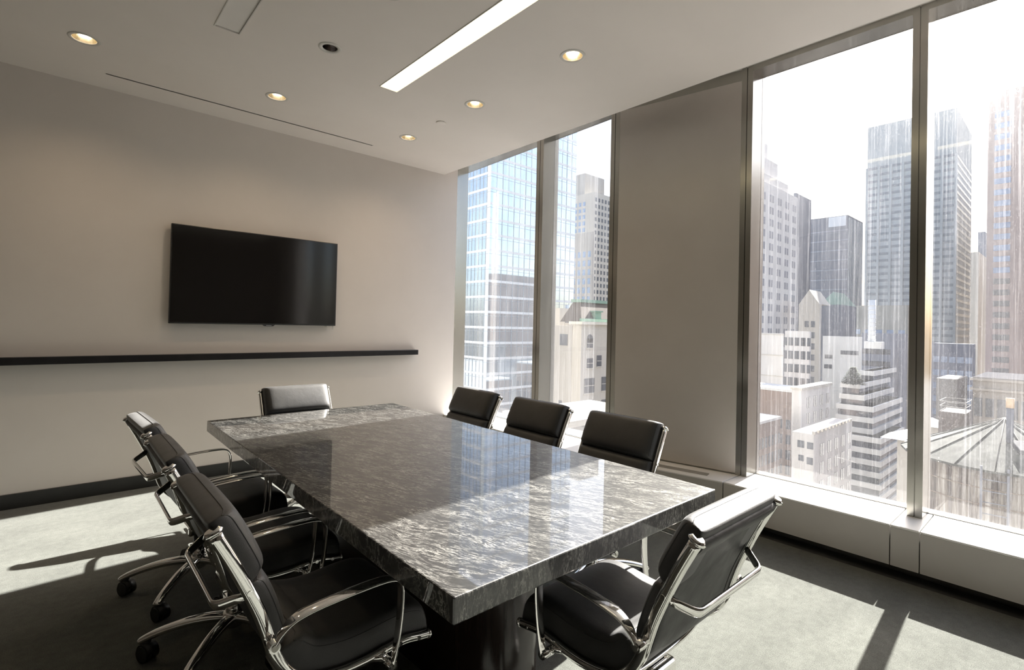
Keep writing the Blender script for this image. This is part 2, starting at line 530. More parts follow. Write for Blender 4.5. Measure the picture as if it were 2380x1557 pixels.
MB().box(3.45, 3.765, 5.068, 5.16, ZS, 3.236).build('trim_14', M['frame'], kind='structure')
# solid wall beyond the last mullion, and the column with its panel
MB().box(3.70, 3.90, BY, -.375 - .9, 0, 3.25).build('wall_right', M['wall'], kind='structure')
col = MB().prism([PB, (3.50, 2.60), (3.62, 2.60), (3.80, 1.66)], ZS + .012, 3.15).build('trim_15', M['panel'], kind='structure', bevel=.002)
MB().prism([(3.70, 1.665), (3.52, 2.595), (3.70, 2.60), (3.84, 1.665)], ZS, 3.236).build('trim_16', M['frame'], kind='structure')
MB().prism([(3.86, 1.60), (4.42, 1.84), (4.42, 2.98), (4.02, 2.98), (3.72, 2.69), (3.80, 1.8)], -.6, 4.2).build('wall_outer', facade('outer_cladding', (.3, .3, .29), (.34, .34, .33)), kind='structure')
MB().box(3.445, 3.765, 5.16, 5.3, 0, 3.25).build('wall_end', M['wall'], kind='structure')

def window(n, y0, y1, x0, x1, xin0, xin1):
    """y0..y1 clear width; x0,x1 glass x at the ends; xin = room face x"""
    t = MB()
    # head and bottom bars
    t.prism([(xin0, y0), (xin1, y1), (x1 + .012, y1), (x0 + .012, y0)], ZH, 3.236)
    t.prism([(x0 - .012, y0), (x1 - .012, y1), (x1 + .03, y1), (x0 + .03, y0)], ZS, ZS + .006)
    o = t.build('window_%d' % n, M['frame'], kind='structure')
    MB().prism([(x0, y0), (x1, y1), (x1 + .008, y1), (x0 + .008, y0)], ZS + .006, ZH).build('window_pane', M['pane'], o)
    return o
GD = XG - XM
window(1, 3.635, 5.068, lx(3.635) + GD, lx(5.068) + GD, lx(3.635), lx(5.068))
window(2, 2.69, 3.535, lx(2.69) + GD, lx(3.535) + GD, lx(2.69), lx(3.535))
window(3, .6676, 1.58, XG, XG, XM, XM)
window(4, -.305, .596, XG, XG, XM, XM)
window(5, -1.275, -.375, XG, XG, XM, XM)
MB().prism([(x - .03, y) for x, y in OUT] + [(x - .1, y) for x, y in OUT[::-1]], 3.236, 3.9).build('wall_over_windows', M['frame'], kind='structure')
MB().box(3.86, 3.98, BY, 5.3, -.6, ZS - .01).build('wall_under_windows', M['frame'], kind='structure')
# shade tube hidden in the pocket, seen beside the mullions
# ------------------------------------------------------------------ wall screen and ledge
tv = tag(empty('wall_screen', (1.333, D, 1.678)), 'large flat black television hung on the far wall above the ledge', 'television')
hw, hh = .676, .397
MB().box(-hw, hw, -.062, -.03, -hh, hh).build('casing', M['bezel'], tv, bevel=.004)
MB().box(-hw + .008, hw - .008, -.0635, -.0625, -hh + .012, hh - .008).build('screen', M['screen'], tv)
MB().box(-.25, .25, -.03, -.001, -.2, .2).build('wall_bracket', M['black'], tv)
tb = MB().prism([(-.052, -.0), (.052, 0), (.036, -.012), (-.036, -.012)], 0, .02).build('sensor_tab', M['bezel'], tv)
tb.rotation_euler = (math.pi / 2, 0, 0); tb.location = (.07, -.04, -hh)
MB().box(.048, .092, -.0625, -.0605, -hh - .0075, -hh - .0035).build('badge', M['badge'], tv)
tc1 = tag(empty('cable_clip', (1.93, D, 1.262)), 'pair of small white cable ends hanging under the television', 'cable')
MB().box(-.003, .003, -.05, -.044, -.022, .018).box(.055, .067, -.05, -.042, -.016, .018).box(-.003, .067, -.044, -.001, .012, .018).build('cable_end', M['trimw'], tc1)
MB().box(LX + .005, 2.93, D - .075, D - .001, .983, 1.035).build('wall_ledge', M['black'], bevel=.002)
tag(bpy.data.objects['wall_ledge'], 'long thin black ledge running along the far wall below the television', 'shelf')

# ------------------------------------------------------------------ table
tx0, tx1, ty0, ty1, ZT = .674, 1.887, .923, 3.416, .73
tb = tag(empty('conference_table', (1.28, 2.17, 0)), 'long conference table with streaked black granite slab on a dark pedestal', 'table')
MB().box(tx0 - 1.28, tx1 - 1.28, ty0 - 2.17, ty1 - 2.17, ZT - .0635, ZT).build('tabletop', M['granite'], tb, bevel=.004, seg=2)
pl = []
for k in range(48):
    g_ = 2 * math.pi * k / 48
    c_, s_ = math.cos(g_), math.sin(g_)
    pl.append((.21 * math.copysign(abs(c_) ** .6, c_), .83 * math.copysign(abs(s_) ** .6, s_)))
p_ = MB(); p_.prism(pl, .0, ZT - .0635); o = p_.build('pedestal', M['ped'], tb)
for q in o.data.polygons: q.use_smooth = len(q.vertices) == 4
o.data.set_sharp_from_angle(angle=.6) if hasattr(o.data, 'set_sharp_from_angle') else None

# ------------------------------------------------------------------ chairs (local: +x is forward, origin on the floor under the seat)
CUR = catmull([(-.272, 0, .82), (-.229, 0, .738), (-.19, 0, .655), (-.162, 0, .59), (-.142, 0, .53), (-.122, 0, .468), (-.088, 0, .413),
               (-.035, 0, .372), (.05, 0, .352), (.13, 0, .35), (.2, 0, .357), (.26, 0, .36), (.31, 0, .352), (.345, 0, .347)], 5)
EXT = [CUR[0] + (CUR[0] - CUR[1]).normalized() * .024] + CUR
def arclen(P):
    s = [0]
    for a, b in zip(P, P[1:]): s.append(s[-1] + (b - a).length)
    return s
AL = arclen(EXT)
def cur_at(s):
    s = max(0, min(AL[-1] - 1e-6, s))
    for i in range(len(AL) - 1):
        if AL[i + 1] >= s:
            k = (s - AL[i]) / (AL[i + 1] - AL[i])
            p = EXT[i].lerp(EXT[i + 1], k)
            a = (EXT[min(i + 2, len(EXT) - 1)] - EXT[max(i - 1, 0)]).normalized()
            b_ = (EXT[min(i + 1, len(EXT) - 1)] - EXT[max(i - 2, 0)]).normalized()
            t_ = b_.lerp(a, k).normalized()
            return p, Vector((-t_.z, 0, t_.x))     # normal towards the sitter
def s_of_z(z):
    for i in range(len(EXT) - 1):
        if EXT[i + 1].z <= z: return AL[i] + (EXT[i].z - z) / (EXT[i].z - EXT[i + 1].z) * (AL[i + 1] - AL[i])
def cushion(s0, s1, hw, tf, tbk, nu=30, nv=26, e=7, nose=0):
    b = MB()
    def par(n): return [-math.cos(math.pi * k / n) for k in range(n + 1)]
    U, V = par(nu), par(nv)
    vs = []
    for side in (1, -1):
        for u in U:
            p, nrm = cur_at((s0 + s1) / 2 + u * (s1 - s0) / 2)
            for v in V:
                h = (1 - abs(u) ** (e + 3)) ** (1 / 2.6) * (1 - abs(v) ** (e + 7)) ** (1 / 2.6)
                crown = 1 + .10 * (1 - v * v) * (1 - u * u) + .0
                off = (tf * h * crown) if side > 0 else (-tbk * h)
                q = p + nrm * (off + .006)
                vs.append((q.x, v * hw, q.z))
    W = nv + 1
    fs = []
    K = (nu + 1) * W
    for i in range(nu):
        for j in range(nv):
            a = i * W + j
            fs.append((a, a + W, a + W + 1, a + 1))
            fs.append((K + a, K + a + 1, K + a + W + 1, K + a + W))
    b.add(vs, fs, True)
    return b
def seam(s0, s1, hw, tf, e=7, inset=.965, lift=.0006, frac=.98):
    """stitched seam following the rim of a cushion's front"""
    pts = []
    n = 16
    def P(u, v):
        p, nrm = cur_at((s0 + s1) / 2 + u * (s1 - s0) / 2)
        h = (1 - abs(u) ** (e + 3)) ** (1 / 2.6) * (1 - abs(v) ** (e + 7)) ** (1 / 2.6)
        crown = 1 + .10 * (1 - v * v) * (1 - u * u)
        q = p + nrm * (tf * h * crown + .006 + lift)
        return Vector((q.x, v * hw, q.z))
    a = inset
    for k in range(n): pts.append(P(-a + 2 * a * k / n, -a))
    for k in range(n): pts.append(P(a, -a + 2 * a * k / n))
    for k in range(n): pts.append(P(a - 2 * a * k / n, a))
    for k in range(n): pts.append(P(-a, a - 2 * a * k / n))
    return MB().sweep(pts, (0, .3, 1), .0011, .0011, n=6, closed=True)

HWD = .237
def make_chair():
    t = empty('office_chair')
    Y = Vector((0, 1, 0))
    for sy in (-1, 1):
        p = [Vector((q.x, sy * HWD, q.z)) for q in CUR]
        n = len(p)
        bb = [.0165 if i < 24 else .0165 - .004 * min(1, (i - 24) / 12) for i in range(n)]
        r = MB().sweep(p, Y, .0115, bb, n=14, p=2.4).build('side_rail', M['alu'], t)
        # end caps of the rail
        c = MB()
        d = (p[0] - p[1]).normalized(); q = p[0]
        c.sweep([q - d * .004, q + d * .003, q + d * .012], Y, [.0135, .0165, .012], [.019, .024, .016], n=14, p=2.2)
        c.build('rail_cap', M['alu'], r); c = MB()
        d = (p[-1] - p[-2]).normalized(); q = p[-1]
        c.sweep([q - d * .003, q + d * .005], Y, .0135, .0145, n=14)
        c.build('rail_cap', M['alu'], r)
        for (x, z) in ((-.19, .655), (.305, .353), (.24, .36)):
            MB().cyl((x, sy * (HWD + .010), z), (x, sy * (HWD + .0135), z), .0065, 14).build('bolt', M['alu'], r)
        # armrest loop
        ap = catmull([(-.140, 0, .520), (-.122, 0, .550), (-.09, 0, .574), (-.04, 0, .585), (.06, 0, .592), (.14, 0, .594), (.182, 0, .590), (.205, 0, .575),
                      (.215, 0, .545), (.214, 0, .48), (.208, 0, .42), (.200, 0, .37), (.192, 0, .335)], 5)
        ya = sy * .284
        ap = [Vector((q.x, ya, q.z)) for q in ap]
        n = len(ap)
        wa = []
        for i in range(n):
            k = i / (n - 1)
            wa.append(.009 + .013 * min(1, k / .2) if k < .2 else (.022 if k < .55 else .022 - .010 * (k - .55) / .45))
        a = MB().sweep(ap, Y, wa, .0045, n=14, p=2.6)
        for (x, z) in ((-.140, .520), (.192, .335)):
            a.cyl((x, sy * (HWD + .006), z), (x, ya + sy * .007, z), .014, 18)
        a = a.build('armrest', M['alu'], t)
        for (x, z) in ((-.140, .520), (.192, .335)):
            MB().cyl((x, ya + sy * .007, z), (x, ya + sy * .0095, z), .0085, 16).build('arm_bolt', M['frame'], a)
        MB().sweep([Vector((.15, sy * (HWD + .002), .352)), Vector((.175, sy * (HWD + .008), .345)), Vector((.192, sy * (HWD + .016), .335))], (0, 1, 0), .009, .012, n=10).build('arm_bracket', M['alu'], t)
    # cushions
    sT, sM, sB = 0.0, s_of_z(.664), s_of_z(.475)
    o = cushion(sT, sM - .002, .227, .062, .012).build('back_cushion', M['leather'], t, fix=True)
    seam(sT, sM - .002, .227, .062).build('stitching', M['thread'], o)
    o = cushion(sM + .002, sB, .227, .048, .010).build('lumbar_cushion', M['leather'], t, fix=True)
    seam(sM + .002, sB, .227, .048).build('stitching', M['thread'], o)
    o = cushion(sB + .012, AL[-1] + .0, .227, .086, .014, nu=40, e=11).build('seat_cushion', M['leather'], t, fix=True)
    seam(sB + .012, AL[-1], .227, .086, e=11).build('stitching', M['thread'], o)
    # leather sling with rolled top hem
    b = MB(); vs = []; W = 9; ns = 60
    Ls = AL[-1] - .045
    for sd in (0, 1):
        for i in range(ns + 1):
            p, nr = cur_at(.04 + Ls * i / ns - .0)
            for j in range(W):
                v = -1 + 2 * j / (W - 1)
                sag = -.006 * (1 - v * v)
                q = p + nr * ((-.002 if sd else .002) + sag)
                vs.append((q.x, v * (HWD - .006), q.z))
    K = (ns + 1) * W; fs = []
    for i in range(ns):
        for j in range(W - 1):
            a = i * W + j
            fs.append((a, a + 1, a + W + 1, a + W)); fs.append((K + a, K + a + W, K + a + W + 1, K + a + 1))
    for i in range(ns):
        for j in (0, W - 1):
            a = i * W + j
            fs.append((a, a + W, K + a + W, K + a) if j == 0 else (a, K + a, K + a + W, a + W))
    for j in range(W - 1):
        fs.append((j, K + j, K + j + 1, j + 1)); a = ns * W + j
        fs.append((a, a + 1, K + a + 1, K + a))
    b.add(vs, fs, True)
    sling = b.build('back_sling', M['leather2'], t, fix=True)
    # hem flap on the rear at the top
    vs = []; prof = []
    for (s_, o_) in ((.036, .012), (.026, .006), (.022, -.006), (.027, -.016), (.045, -.017), (.07, -.012), (.088, -.008), (.086, -.004), (.06, -.004)):
        p, nr = cur_at(s_); prof.append(p + nr * o_)
    pr = []
    for yy in (-.222, -.2205, -.15, -.07, 0, .07, .15, .2205, .222):
        for q in prof: pr.append((q.x, yy, q.z))
    n = len(prof); fs = []
    for i in range(8):
        for k in range(n): fs.append((i * n + k, i * n + (k + 1) % n, (i + 1) * n + (k + 1) % n, (i + 1) * n + k))
    fs += [tuple(range(n))[::-1], tuple(8 * n + k for k in range(n))]
    MB().add(pr, fs, True).build('top_hem', M['leather2'], sling, fix=True)
    for sy in (-1, 1):
        for yy in (.198,):
            pp = []
            for i in range(40):
                p, nr = cur_at(.09 + (Ls - .1) * i / 39)
                v = yy / (HWD - .006)
                q = p + nr * (-.0028 - .006 * (1 - v * v)); pp.append(Vector((q.x, sy * yy, q.z)))
            MB().sweep(pp, (0, 1, 0), .0011, .0008, n=5).build('stitching', M['thread'], sling)
    # back brace
    cn = [Vector(q) for q in ((-.186, .237, .648), (-.254, .184, .617), (-.254, -.184, .617), (-.186, -.237, .648))]
    bp = [cn[0], cn[0].lerp(cn[1], .45)]
    for a, c, d in ((cn[0], cn[1], cn[2]), (cn[1], cn[2], cn[3])):
        p0 = c + (a - c).normalized() * .02; p1 = c + (d - c).normalized() * .02
        bp += [p0.lerp(c, k).lerp(c.lerp(p1, k), k) for k in (0, .25, .5, .75, 1)]
        if d == cn[2]: bp += [Vector((-.254, y, .617)) for y in (.1, 0, -.1)]
    bp += [cn[3].lerp(cn[2], .45), cn[3]]
    MB().sweep(bp, (-.2, 0, 1), .0135, .0065, n=12, p=2.4).build('back_brace', M['alu'], t)
    # under-seat spreaders and mechanism
    for x in (.15, -.03):
        zr = .352 if x > 0 else .372
        sp = catmull([(x, .232, zr - .006), (x * .9, .17, zr - .03), (x * .7, .09, zr - .046), (x * .7, -.09, zr - .046), (x * .9, -.17, zr - .03), (x, -.232, zr - .006)], 5)
        MB().sweep(sp, (1, 0, 0), .019, .009, n=12, p=2.6).build('seat_spreader', M['alu'], t)
    mb = MB().box(-.06, .13, -.06, .06, .262, .312).build('tilt_mechanism', M['alu'], t, bevel=.014, seg=3)
    MB().sweep([Vector((.05, .05, .29)), Vector((.055, .12, .288)), Vector((.06, .185, .284))], (1, 0, 0), .006, .006, n=10).build('lever', M['rubber'], mb)
    col = MB().cyl((0, 0, .155), (0, 0, .265), .0245, 24).build('gas_column', M['rubber'], t)
    MB().cyl((0, 0, .12), (0, 0, .19), .031, 24).build('column_sleeve', M['alu'], col)
    hb = MB().lathe([(.0001, .086), (.032, .086), (.04, .094), (.042, .118), (.04, .14), (.034, .147), (.0001, .147)], n=28).build('base_hub', M['alu'], t)
    for k in range(5):
        g_ = math.radians(156 + 72 * k)
        dx, dy = math.cos(g_), math.sin(g_)
        rr = [(.02, .124), (.08, .128), (.15, .124), (.22, .110), (.28, .092), (.315, .077), (.328, .068)]
        pp = catmull([(dx * r, dy * r, z) for r, z in rr], 4)
        n = len(pp)
        wa = [.025 - .009 * i / (n - 1) for i in range(n)]; wb_ = [.019 - .008 * i / (n - 1) for i in range(n)]
        wa[-1] = .009; wb_[-1] = .006
        lg = MB().sweep(pp, (-dy, dx, 0), wa, wb_, n=16, p=2.3).build('base_leg', M['alu'], t)
        # twin-wheel caster
        cs = MB(); cx_, cy_ = dx * .305, dy * .305
        ca = g_ + [.9, -.5, 2.2, 1.4, -1.1][k]
        ux, uy = math.cos(ca), math.sin(ca)
        ox, oy = cx_ + .012 * -uy, cy_ + .012 * ux
        for a0, a1 in ((-.026, -.004), (.004, .026)):
            cs.cyl((ox + ux * a0, oy + uy * a0, .030), (ox + ux * a1, oy + uy * a1, .030), .030, 26)
        hood = []
        cs.sweep([Vector((ox - ux * .022, oy - uy * .022, .040)), Vector((ox + ux * .022, oy + uy * .022, .040))], (0, 0, 1), .027, .032, n=18)
        cs.cyl((cx_, cy_, .05), (cx_, cy_, .075), .019, 16)
        cs.build('caster', M['rubber'], lg)
    return t

proto = make_chair()
G = 'black leather office chairs around the table'
CH = [(.562, 2.945, 3, 'black padded office chair on the left side of the table, farthest of the three'),
      (.570, 2.30, 0, 'black padded office chair on the left side of the table, middle of the three'),
      (.566, 1.62, 0, 'black padded office chair on the left side of the table, nearest to the viewer'),
      (1.417, .895, 90, 'black padded office chair at the near end of the table, sunlit on its top edge'),
      (1.307, 3.535, -90, 'office chair at the far end of the table under the television, its backrest shining grey'),
      (2.05, 2.93, 180, 'black padded office chair on the window side, nearest the far wall'),
      (2.055, 2.285, 180, 'black padded office chair on the window side, middle of the three'),
      (2.06, 1.65, 180, 'black padded office chair on the window side, nearest the near end of the table')]
for i, (x, y, a, l) in enumerate(CH):
    o = proto if i == 0 else copy_tree(proto)
    o.location = (x, y, 0)
    o.rotation_euler = (0, 0, math.radians(a))
    tag(o, l, 'chair', G)

# ------------------------------------------------------------------ the city outside
GZ = -62
FM = {}
def fm(name, c1, c2=None, scale=.3, rough=.8, spec=.2):
    if name not in FM:
        c2 = c2 or tuple(min(1, v * 1.12) for v in c1)
        FM[name] = facade(name, c1, c2, scale, rough, spec)
    return FM[name]
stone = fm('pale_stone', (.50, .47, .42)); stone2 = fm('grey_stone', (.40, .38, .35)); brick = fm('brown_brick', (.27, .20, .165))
white = fm('white_render', (.66, .66, .64)); slate = fm('slate_blue', (.15, .17, .21)); pink = fm('pink_granite', (.40, .33, .30))
dkglass = mat('dark_window_glass', (.07, .08, .10), .12, spec=.8); mottle(dkglass, (.05, .06, .08), (.10, .11, .13), .5)
bwin = mat('blue_window_glass', (.20, .28, .42), .12, spec=.8); mottle(bwin, (.16, .23, .36), (.25, .34, .48), .5)
copper = fm('green_copper', (.20, .30, .25)); roofm = fm('dark_roof', (.11, .095, .085)); conc = fm('roof_gravel', (.16, .155, .15))
mirror = mat('curtain_glass', (.52, .62, .72), .03, .75)
mottle(mirror, (.48, .58, .68), (.56, .66, .76), .25)
band = fm('white_band', (.62, .66, .70))
MB().box(-400, 900, -500, 900, GZ - 1, GZ).build('ground', fm('street', (.26, .25, .24)), kind='structure')

class B:
    """box building: near corner (x,y), far extents x2>x, y2>y, top z"""
    def __init__(s, x, y, x2, y2, zt, zb=GZ): s.x, s.y, s.x2, s.y2, s.zt, s.zb = x, y, x2, y2, zt, zb
def plan(pxc, pyt, depth, pxl=None, pxr=None, dy=20, dx=20, zb=GZ):
    p = at(pxc, pyt, depth)
    y2 = on(pxl, 745, 0, p.x).y if pxl else p.y + dy
    x2 = on(pxr, 745, 1, p.y).x if pxr else p.x + dx
    return B(p.x, p.y, x2, y2, p.z, zb)
def bthing(name, b, label, cat='building', group=None):
    return tag(empty(name, ((b.x + b.x2) / 2, (b.y + b.y2) / 2, b.zb)), label, cat, group)
def solid(t, b, mt, name='walls', grow=0):
    l = t.location
    return MB().box(b.x - grow - l.x, b.x2 + grow - l.x, b.y - grow - l.y, b.y2 + grow - l.y, b.zb - l.z, b.zt - l.z).build(name, mt, t)
def wins(t, b, face, cols, rows, w, h, fl, mt, top=2.0, u0=0, u1=1, pair=0, cap=96, name='window', cnt=[0]):
    """windows as shallow boxes in a grid, one mesh shared by copies"""
    l = t.location
    lo, hi = (b.y, b.y2) if face == 'x' else (b.x, b.x2)
    me = None; k = 0
    for r in range(rows):
        for c in range(cols):
            if k >= cap: return
            u = lo + (hi - lo) * (u0 + (u1 - u0) * (c + .5) / cols)
            for q in ((-pair, pair) if pair else (0,)):
                z = b.zt - top - r * fl
                if me is None:
                    if face == 'x': o = MB().box(-.06, .05, -w / 2, w / 2, -h, 0).build(name, mt, t)
                    else: o = MB().box(-w / 2, w / 2, -.06, .05, -h, 0).build(name, mt, t)
                    me = o.data
                else:
                    o = bpy.data.objects.new(name, me); C.objects.link(o); o.parent = t
                o.location = ((b.x - l.x, u + q - l.y, z - l.z) if face == 'x' else (u + q - l.x, b.y - l.y, z - l.z))
                k += 1
def bands(t, b, n, fl, h, mt, top=0, grow=.12, name='floor_band'):
    l = t.location; me = None
    for r in range(n):
        z = b.zt - top - r * fl
        if me is None:
            o = MB().box(b.x - grow, b.x2 + grow, b.y - grow, b.y2 + grow, -h, 0)
            o.v = [(x - l.x, y - l.y, z_) for x, y, z_ in o.v]
            o = o.build(name, mt, t); me = o.data
        else:
            o = bpy.data.objects.new(name, me); C.objects.link(o); o.parent = t
        o.location = (0, 0, z - l.z)

# glass tower
# the tower block that holds this room, seen only mirrored in the glass across the street
hb_ = fm('host_stone', (.20, .20, .20))
for (nm, a) in (('wall_host_below', (-30, 3.6, -45, 160, GZ, -.7)), ('wall_host_above', (-30, 3.6, -45, 160, 4.2, 90)), ('wall_host_south', (-30, 3.6, -45, BY - 3, -.7, 4.2)), ('wall_host_north', (-30, 3.6, 5.6, 160, -.7, 4.2))):
    MB().box(*a).build(nm, hb_, kind='structure')
b = plan(1147, 170, 105, 1040, 1332)
t = bthing('glass_tower', b, 'tall blue glass tower with white floor bands beyond the two left windows')
solid(t, b, mirror, 'glass_walls')
bands(t, b, 34, 3.2, .50, band, top=1.0, grow=.06)
bands(t, b, 34, 3.2, .06, fm('grey_metal', (.30, .36, .42)), top=2.0, grow=.04, name='sill_line')
l = t.location; v = MB()
nx = int((b.x2 - b.x) / 1.55)
for k in range(1, nx):
    x = b.x + (b.x2 - b.x) * k / nx; w_ = .05 if k % 2 == 0 else .018
    v.box(x - w_ - l.x, x + w_ - l.x, b.y - .07 - l.y, b.y - l.y, b.zb - l.z, b.zt - l.z)
for k in range(1, 12):
    v.box(b.x - .07 - l.x, b.x - l.x, b.y + (b.y2 - b.y) * k / 12 - .04 - l.y, b.y + (b.y2 - b.y) * k / 12 + .04 - l.y, b.zb - l.z, b.zt - l.z)
v.build('window_mullions', fm('grey_metal', (.30, .34, .38)), t)
# beige tower with penthouse
b = plan(1380.6, 446, 250, 1326, 1421.5)
t = bthing('stone_tower', b, 'pale stone tower with a plain penthouse and rows of small windows beyond the second window')
solid(t, b, stone, 'walls')
p = plan(1360, 402, 262, 1322, 1398, zb=b.zt); solid(t, p, stone2, 'penthouse')
wins(t, b, 'y', 6, 16, 1.25, 1.9, 3.25, dkglass, top=2.5, u0=.03, u1=.97, cap=96)
wins(t, b, 'x', 3, 8, 1.6, 2.0, 3.25, bwin, top=4, u0=.35, u1=.95, name='side_window')
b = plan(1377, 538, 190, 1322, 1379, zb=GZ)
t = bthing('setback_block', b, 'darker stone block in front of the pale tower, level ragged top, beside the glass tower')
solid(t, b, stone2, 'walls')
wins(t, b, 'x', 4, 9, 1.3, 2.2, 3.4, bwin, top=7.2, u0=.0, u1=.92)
b = plan(1421.8, 474, 300, 1420, 1450)
t = bthing('brown_tower', b, 'narrow tan tower edge just left of the grey column')
solid(t, b, fm('tan_brick', (.42, .33, .27)), 'walls')
# mansard house
b = plan(1352, 748, 72, 1331, 1500)
t = bthing('mansard_building', b, 'beige stone house with dark mansard roof and green copper trim beyond the second window')
l = t.location
solid(t, b, stone, 'walls')
def q_(x, y, z): return (x - l.x, y - l.y, z - l.z)
cz = b.zt
MB().box(b.x - .5 - l.x, b.x2 - l.x, b.y - .5 - l.y, b.y2 + .3 - l.y, cz - .35 - l.z, cz + .05 - l.z).build('cornice', fm('cornice_stone', (.62, .59, .52)), t)
rz = cz + 2.9
X0, Y0, X2, Y2 = b.x + .6, b.y + .6, b.x2 - .4, b.y2 + 3
vs = [q_(X0, Y0, cz), q_(X2, Y0, cz), q_(X2, Y2, cz), q_(X0, Y2, cz), q_(X0 + 1.3, Y0 + 1.3, rz), q_(X2 - 1.3, Y0 + 1.3, rz), q_(X2 - 1.3, Y2 - 1.3, rz), q_(X0 + 1.3, Y2 - 1.3, rz)]
MB().add(vs, [(0, 1, 5, 4), (1, 2, 6, 5), (2, 3, 7, 6), (3, 0, 4, 7), (4, 5, 6, 7), (0, 3, 2, 1)]).build('mansard_roof', roofm, t)
cp = MB().box(X0 + 1.1 - l.x, X2 - 1.1 - l.x, Y0 + 1.1 - l.y, Y2 - 1.1 - l.y, rz - l.z, rz + .45 - l.z)
cp.box(X0 - .3 - l.x, X2 - l.x, Y0 - .3 - l.y, Y0 + .05 - l.y, cz + .02 - l.z, cz + .5 - l.z)
cp.build('copper_trim', copper, t)
dm = MB().box(X0 + 3.0 - l.x, X0 + 4.4 - l.x, Y0 - .1 - l.y, Y0 + 1.2 - l.y, cz - l.z, cz + 1.5 - l.z)
dm.prism([(X0 + 2.8 - l.x, Y0 - .3 - l.y), (X0 + 4.6 - l.x, Y0 - .3 - l.y), (X0 + 4.6 - l.x, Y0 + 1.2 - l.y), (X0 + 2.8 - l.x, Y0 + 1.2 - l.y)], cz + 1.5 - l.z, cz + 1.7 - l.z)
dm.build('dormer', copper, t)
def winat(t, px0, px1, py0, py1, ax, val, mt, frame=None, name='window', dep=.08):
    """a window at its real place on the facade plane ax=val"""
    l = t.location
    a = on(px0, py0, ax, val); c = on(px1, py1, ax, val)
    if ax == 0: o = MB().box(val - dep - l.x, val + .02 - l.x, min(a.y, c.y) - l.y, max(a.y, c.y) - l.y, c.z - l.z, a.z - l.z)
    else: o = MB().box(min(a.x, c.x) - l.x, max(a.x, c.x) - l.x, val - dep - l.y, val + .02 - l.y, c.z - l.z, a.z - l.z)
    o = o.build(name, mt, t)
    if frame:
        f = MB(); g = .12
        if ax == 1:
            x0, x1 = sorted((a.x, c.x)); 
            f.box(x0 - g - l.x, x1 + g - l.x, val - dep - .12 - l.y, val - l.y, c.z - g - l.z, c.z - l.z)
            f.box(x0 - l.x, x1 - l.x, val - dep - .04 - l.y, val - dep - l.y, (a.z + c.z) / 2 - .04 - l.z, (a.z + c.z) / 2 + .04 - l.z)
        else:
            y0, y1 = sorted((a.y, c.y))
            f.box(val - dep - .12 - l.x, val - l.x, y0 - g - l.y, y1 + g - l.y, c.z - g - l.z, c.z - l.z)
        f.build('window_sill', frame, o)
    return o
for (a, c, d, e) in ((1364, 1377, 833, 855), (1387, 1397, 826, 851), (1412, 1422, 825, 850), (1358, 1380, 880, 912), (1398, 1408, 876, 907), (1356, 1378, 932, 966), (1398, 1408, 929, 958)):
    winat(t, a, c, d, e, 1, b.y, dkglass, stone)
o = winat(t, 1364.5, 1377, 787, 808, 1, b.y, dkglass, stone, name='arched_window')
a = on(1364.5, 787, 1, b.y); c = on(1377, 787, 1, b.y); r = (c.x - a.x) / 2
MB().cyl(((a.x + c.x) / 2 - l.x, b.y - .08 - l.y, a.z - l.z), ((a.x + c.x) / 2 - l.x, b.y + .02 - l.y, a.z - l.z), r, 24).build('window_arch', dkglass, o)
# left wing of that block
b2 = plan(1330, 757, 78, 1270, 1352)
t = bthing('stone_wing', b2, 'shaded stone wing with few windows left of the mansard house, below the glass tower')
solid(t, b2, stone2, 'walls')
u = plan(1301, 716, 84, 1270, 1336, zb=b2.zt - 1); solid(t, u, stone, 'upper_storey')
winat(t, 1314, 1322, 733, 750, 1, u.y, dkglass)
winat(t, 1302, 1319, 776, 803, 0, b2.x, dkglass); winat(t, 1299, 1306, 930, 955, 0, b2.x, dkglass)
b3 = plan(1300, 990, 40, 1180, 1500)
t = bthing('low_roof', b3, 'low pale flat roof just outside the left windows, seen between the chairs')
solid(t, b3, conc, 'walls'); bands(t, b3, 1, 3, .5, stone, top=-.25, grow=.2, name='parapet')

# --- right hand windows
b = plan(1742, 405, 142, 1700, 1850)
t = bthing('white_stepped_tower', b, 'tall white stone tower with stepped top at the left of the big right windows')
lt = fm('white_stone', (.60, .58, .56)); solid(t, b, lt, 'walls')
for ti, (pr, py, pz) in enumerate(((1835, 378, .05), (1820, 330, .1), (1806, 285, .15), (1792, 262, .2))):
    x2 = on(pr, 745, 1, b.y).x; z = at(1742, py, 142).z
    tr = B(b.x + ti * .3, b.y + 1 + ti * 1.3, x2, b.y2 - ti * .3, z, b.zt - .5); solid(t, tr, lt, 'setback')
wins(t, b, 'y', 6, 13, 1.05, 2.1, 3.62, fm('shaded_window', (.20, .21, .25), rough=.3), top=3, u0=.02, u1=1.0, pair=.85, cap=160)
b = plan(1851, 448, 205, 1840, 1881.5)
t = bthing('dark_slab', b, 'narrow dark slab tower edge right of the white stepped tower')
solid(t, b, slate, 'walls')
b = plan(1971, 499, 215, 1878, 2002)
t = bthing('dark_office_block', b, 'dark blue grey office block with pale vertical ribs left of the widest slab tower')
solid(t, b, slate, 'walls'); l = t.location
v = MB()
for k in range(9):
    x = b.x + (b.x2 - b.x) * (k + .5) / 9
    v.box(x - .45 - l.x, x + .45 - l.x, b.y - .3 - l.y, b.y - l.y, b.zb - l.z, b.zt - 1 - l.z)
v.build('vertical_ribs', fm('pale_rib', (.45, .50, .52)), t)
bands(t, b, 16, 4.2, .5, fm('slate_band', (.22, .25, .30)), top=6, grow=.1)
winat(t, 1926, 1966, 506, 524, 0, b.x, band, name='roof_louvre')
b = plan(2224, 250, 235, 2011, 2254, zb=GZ)
t = bthing('slab_tower', b, 'widest pale grey slab tower with many thin floor lines, behind the right mullion')
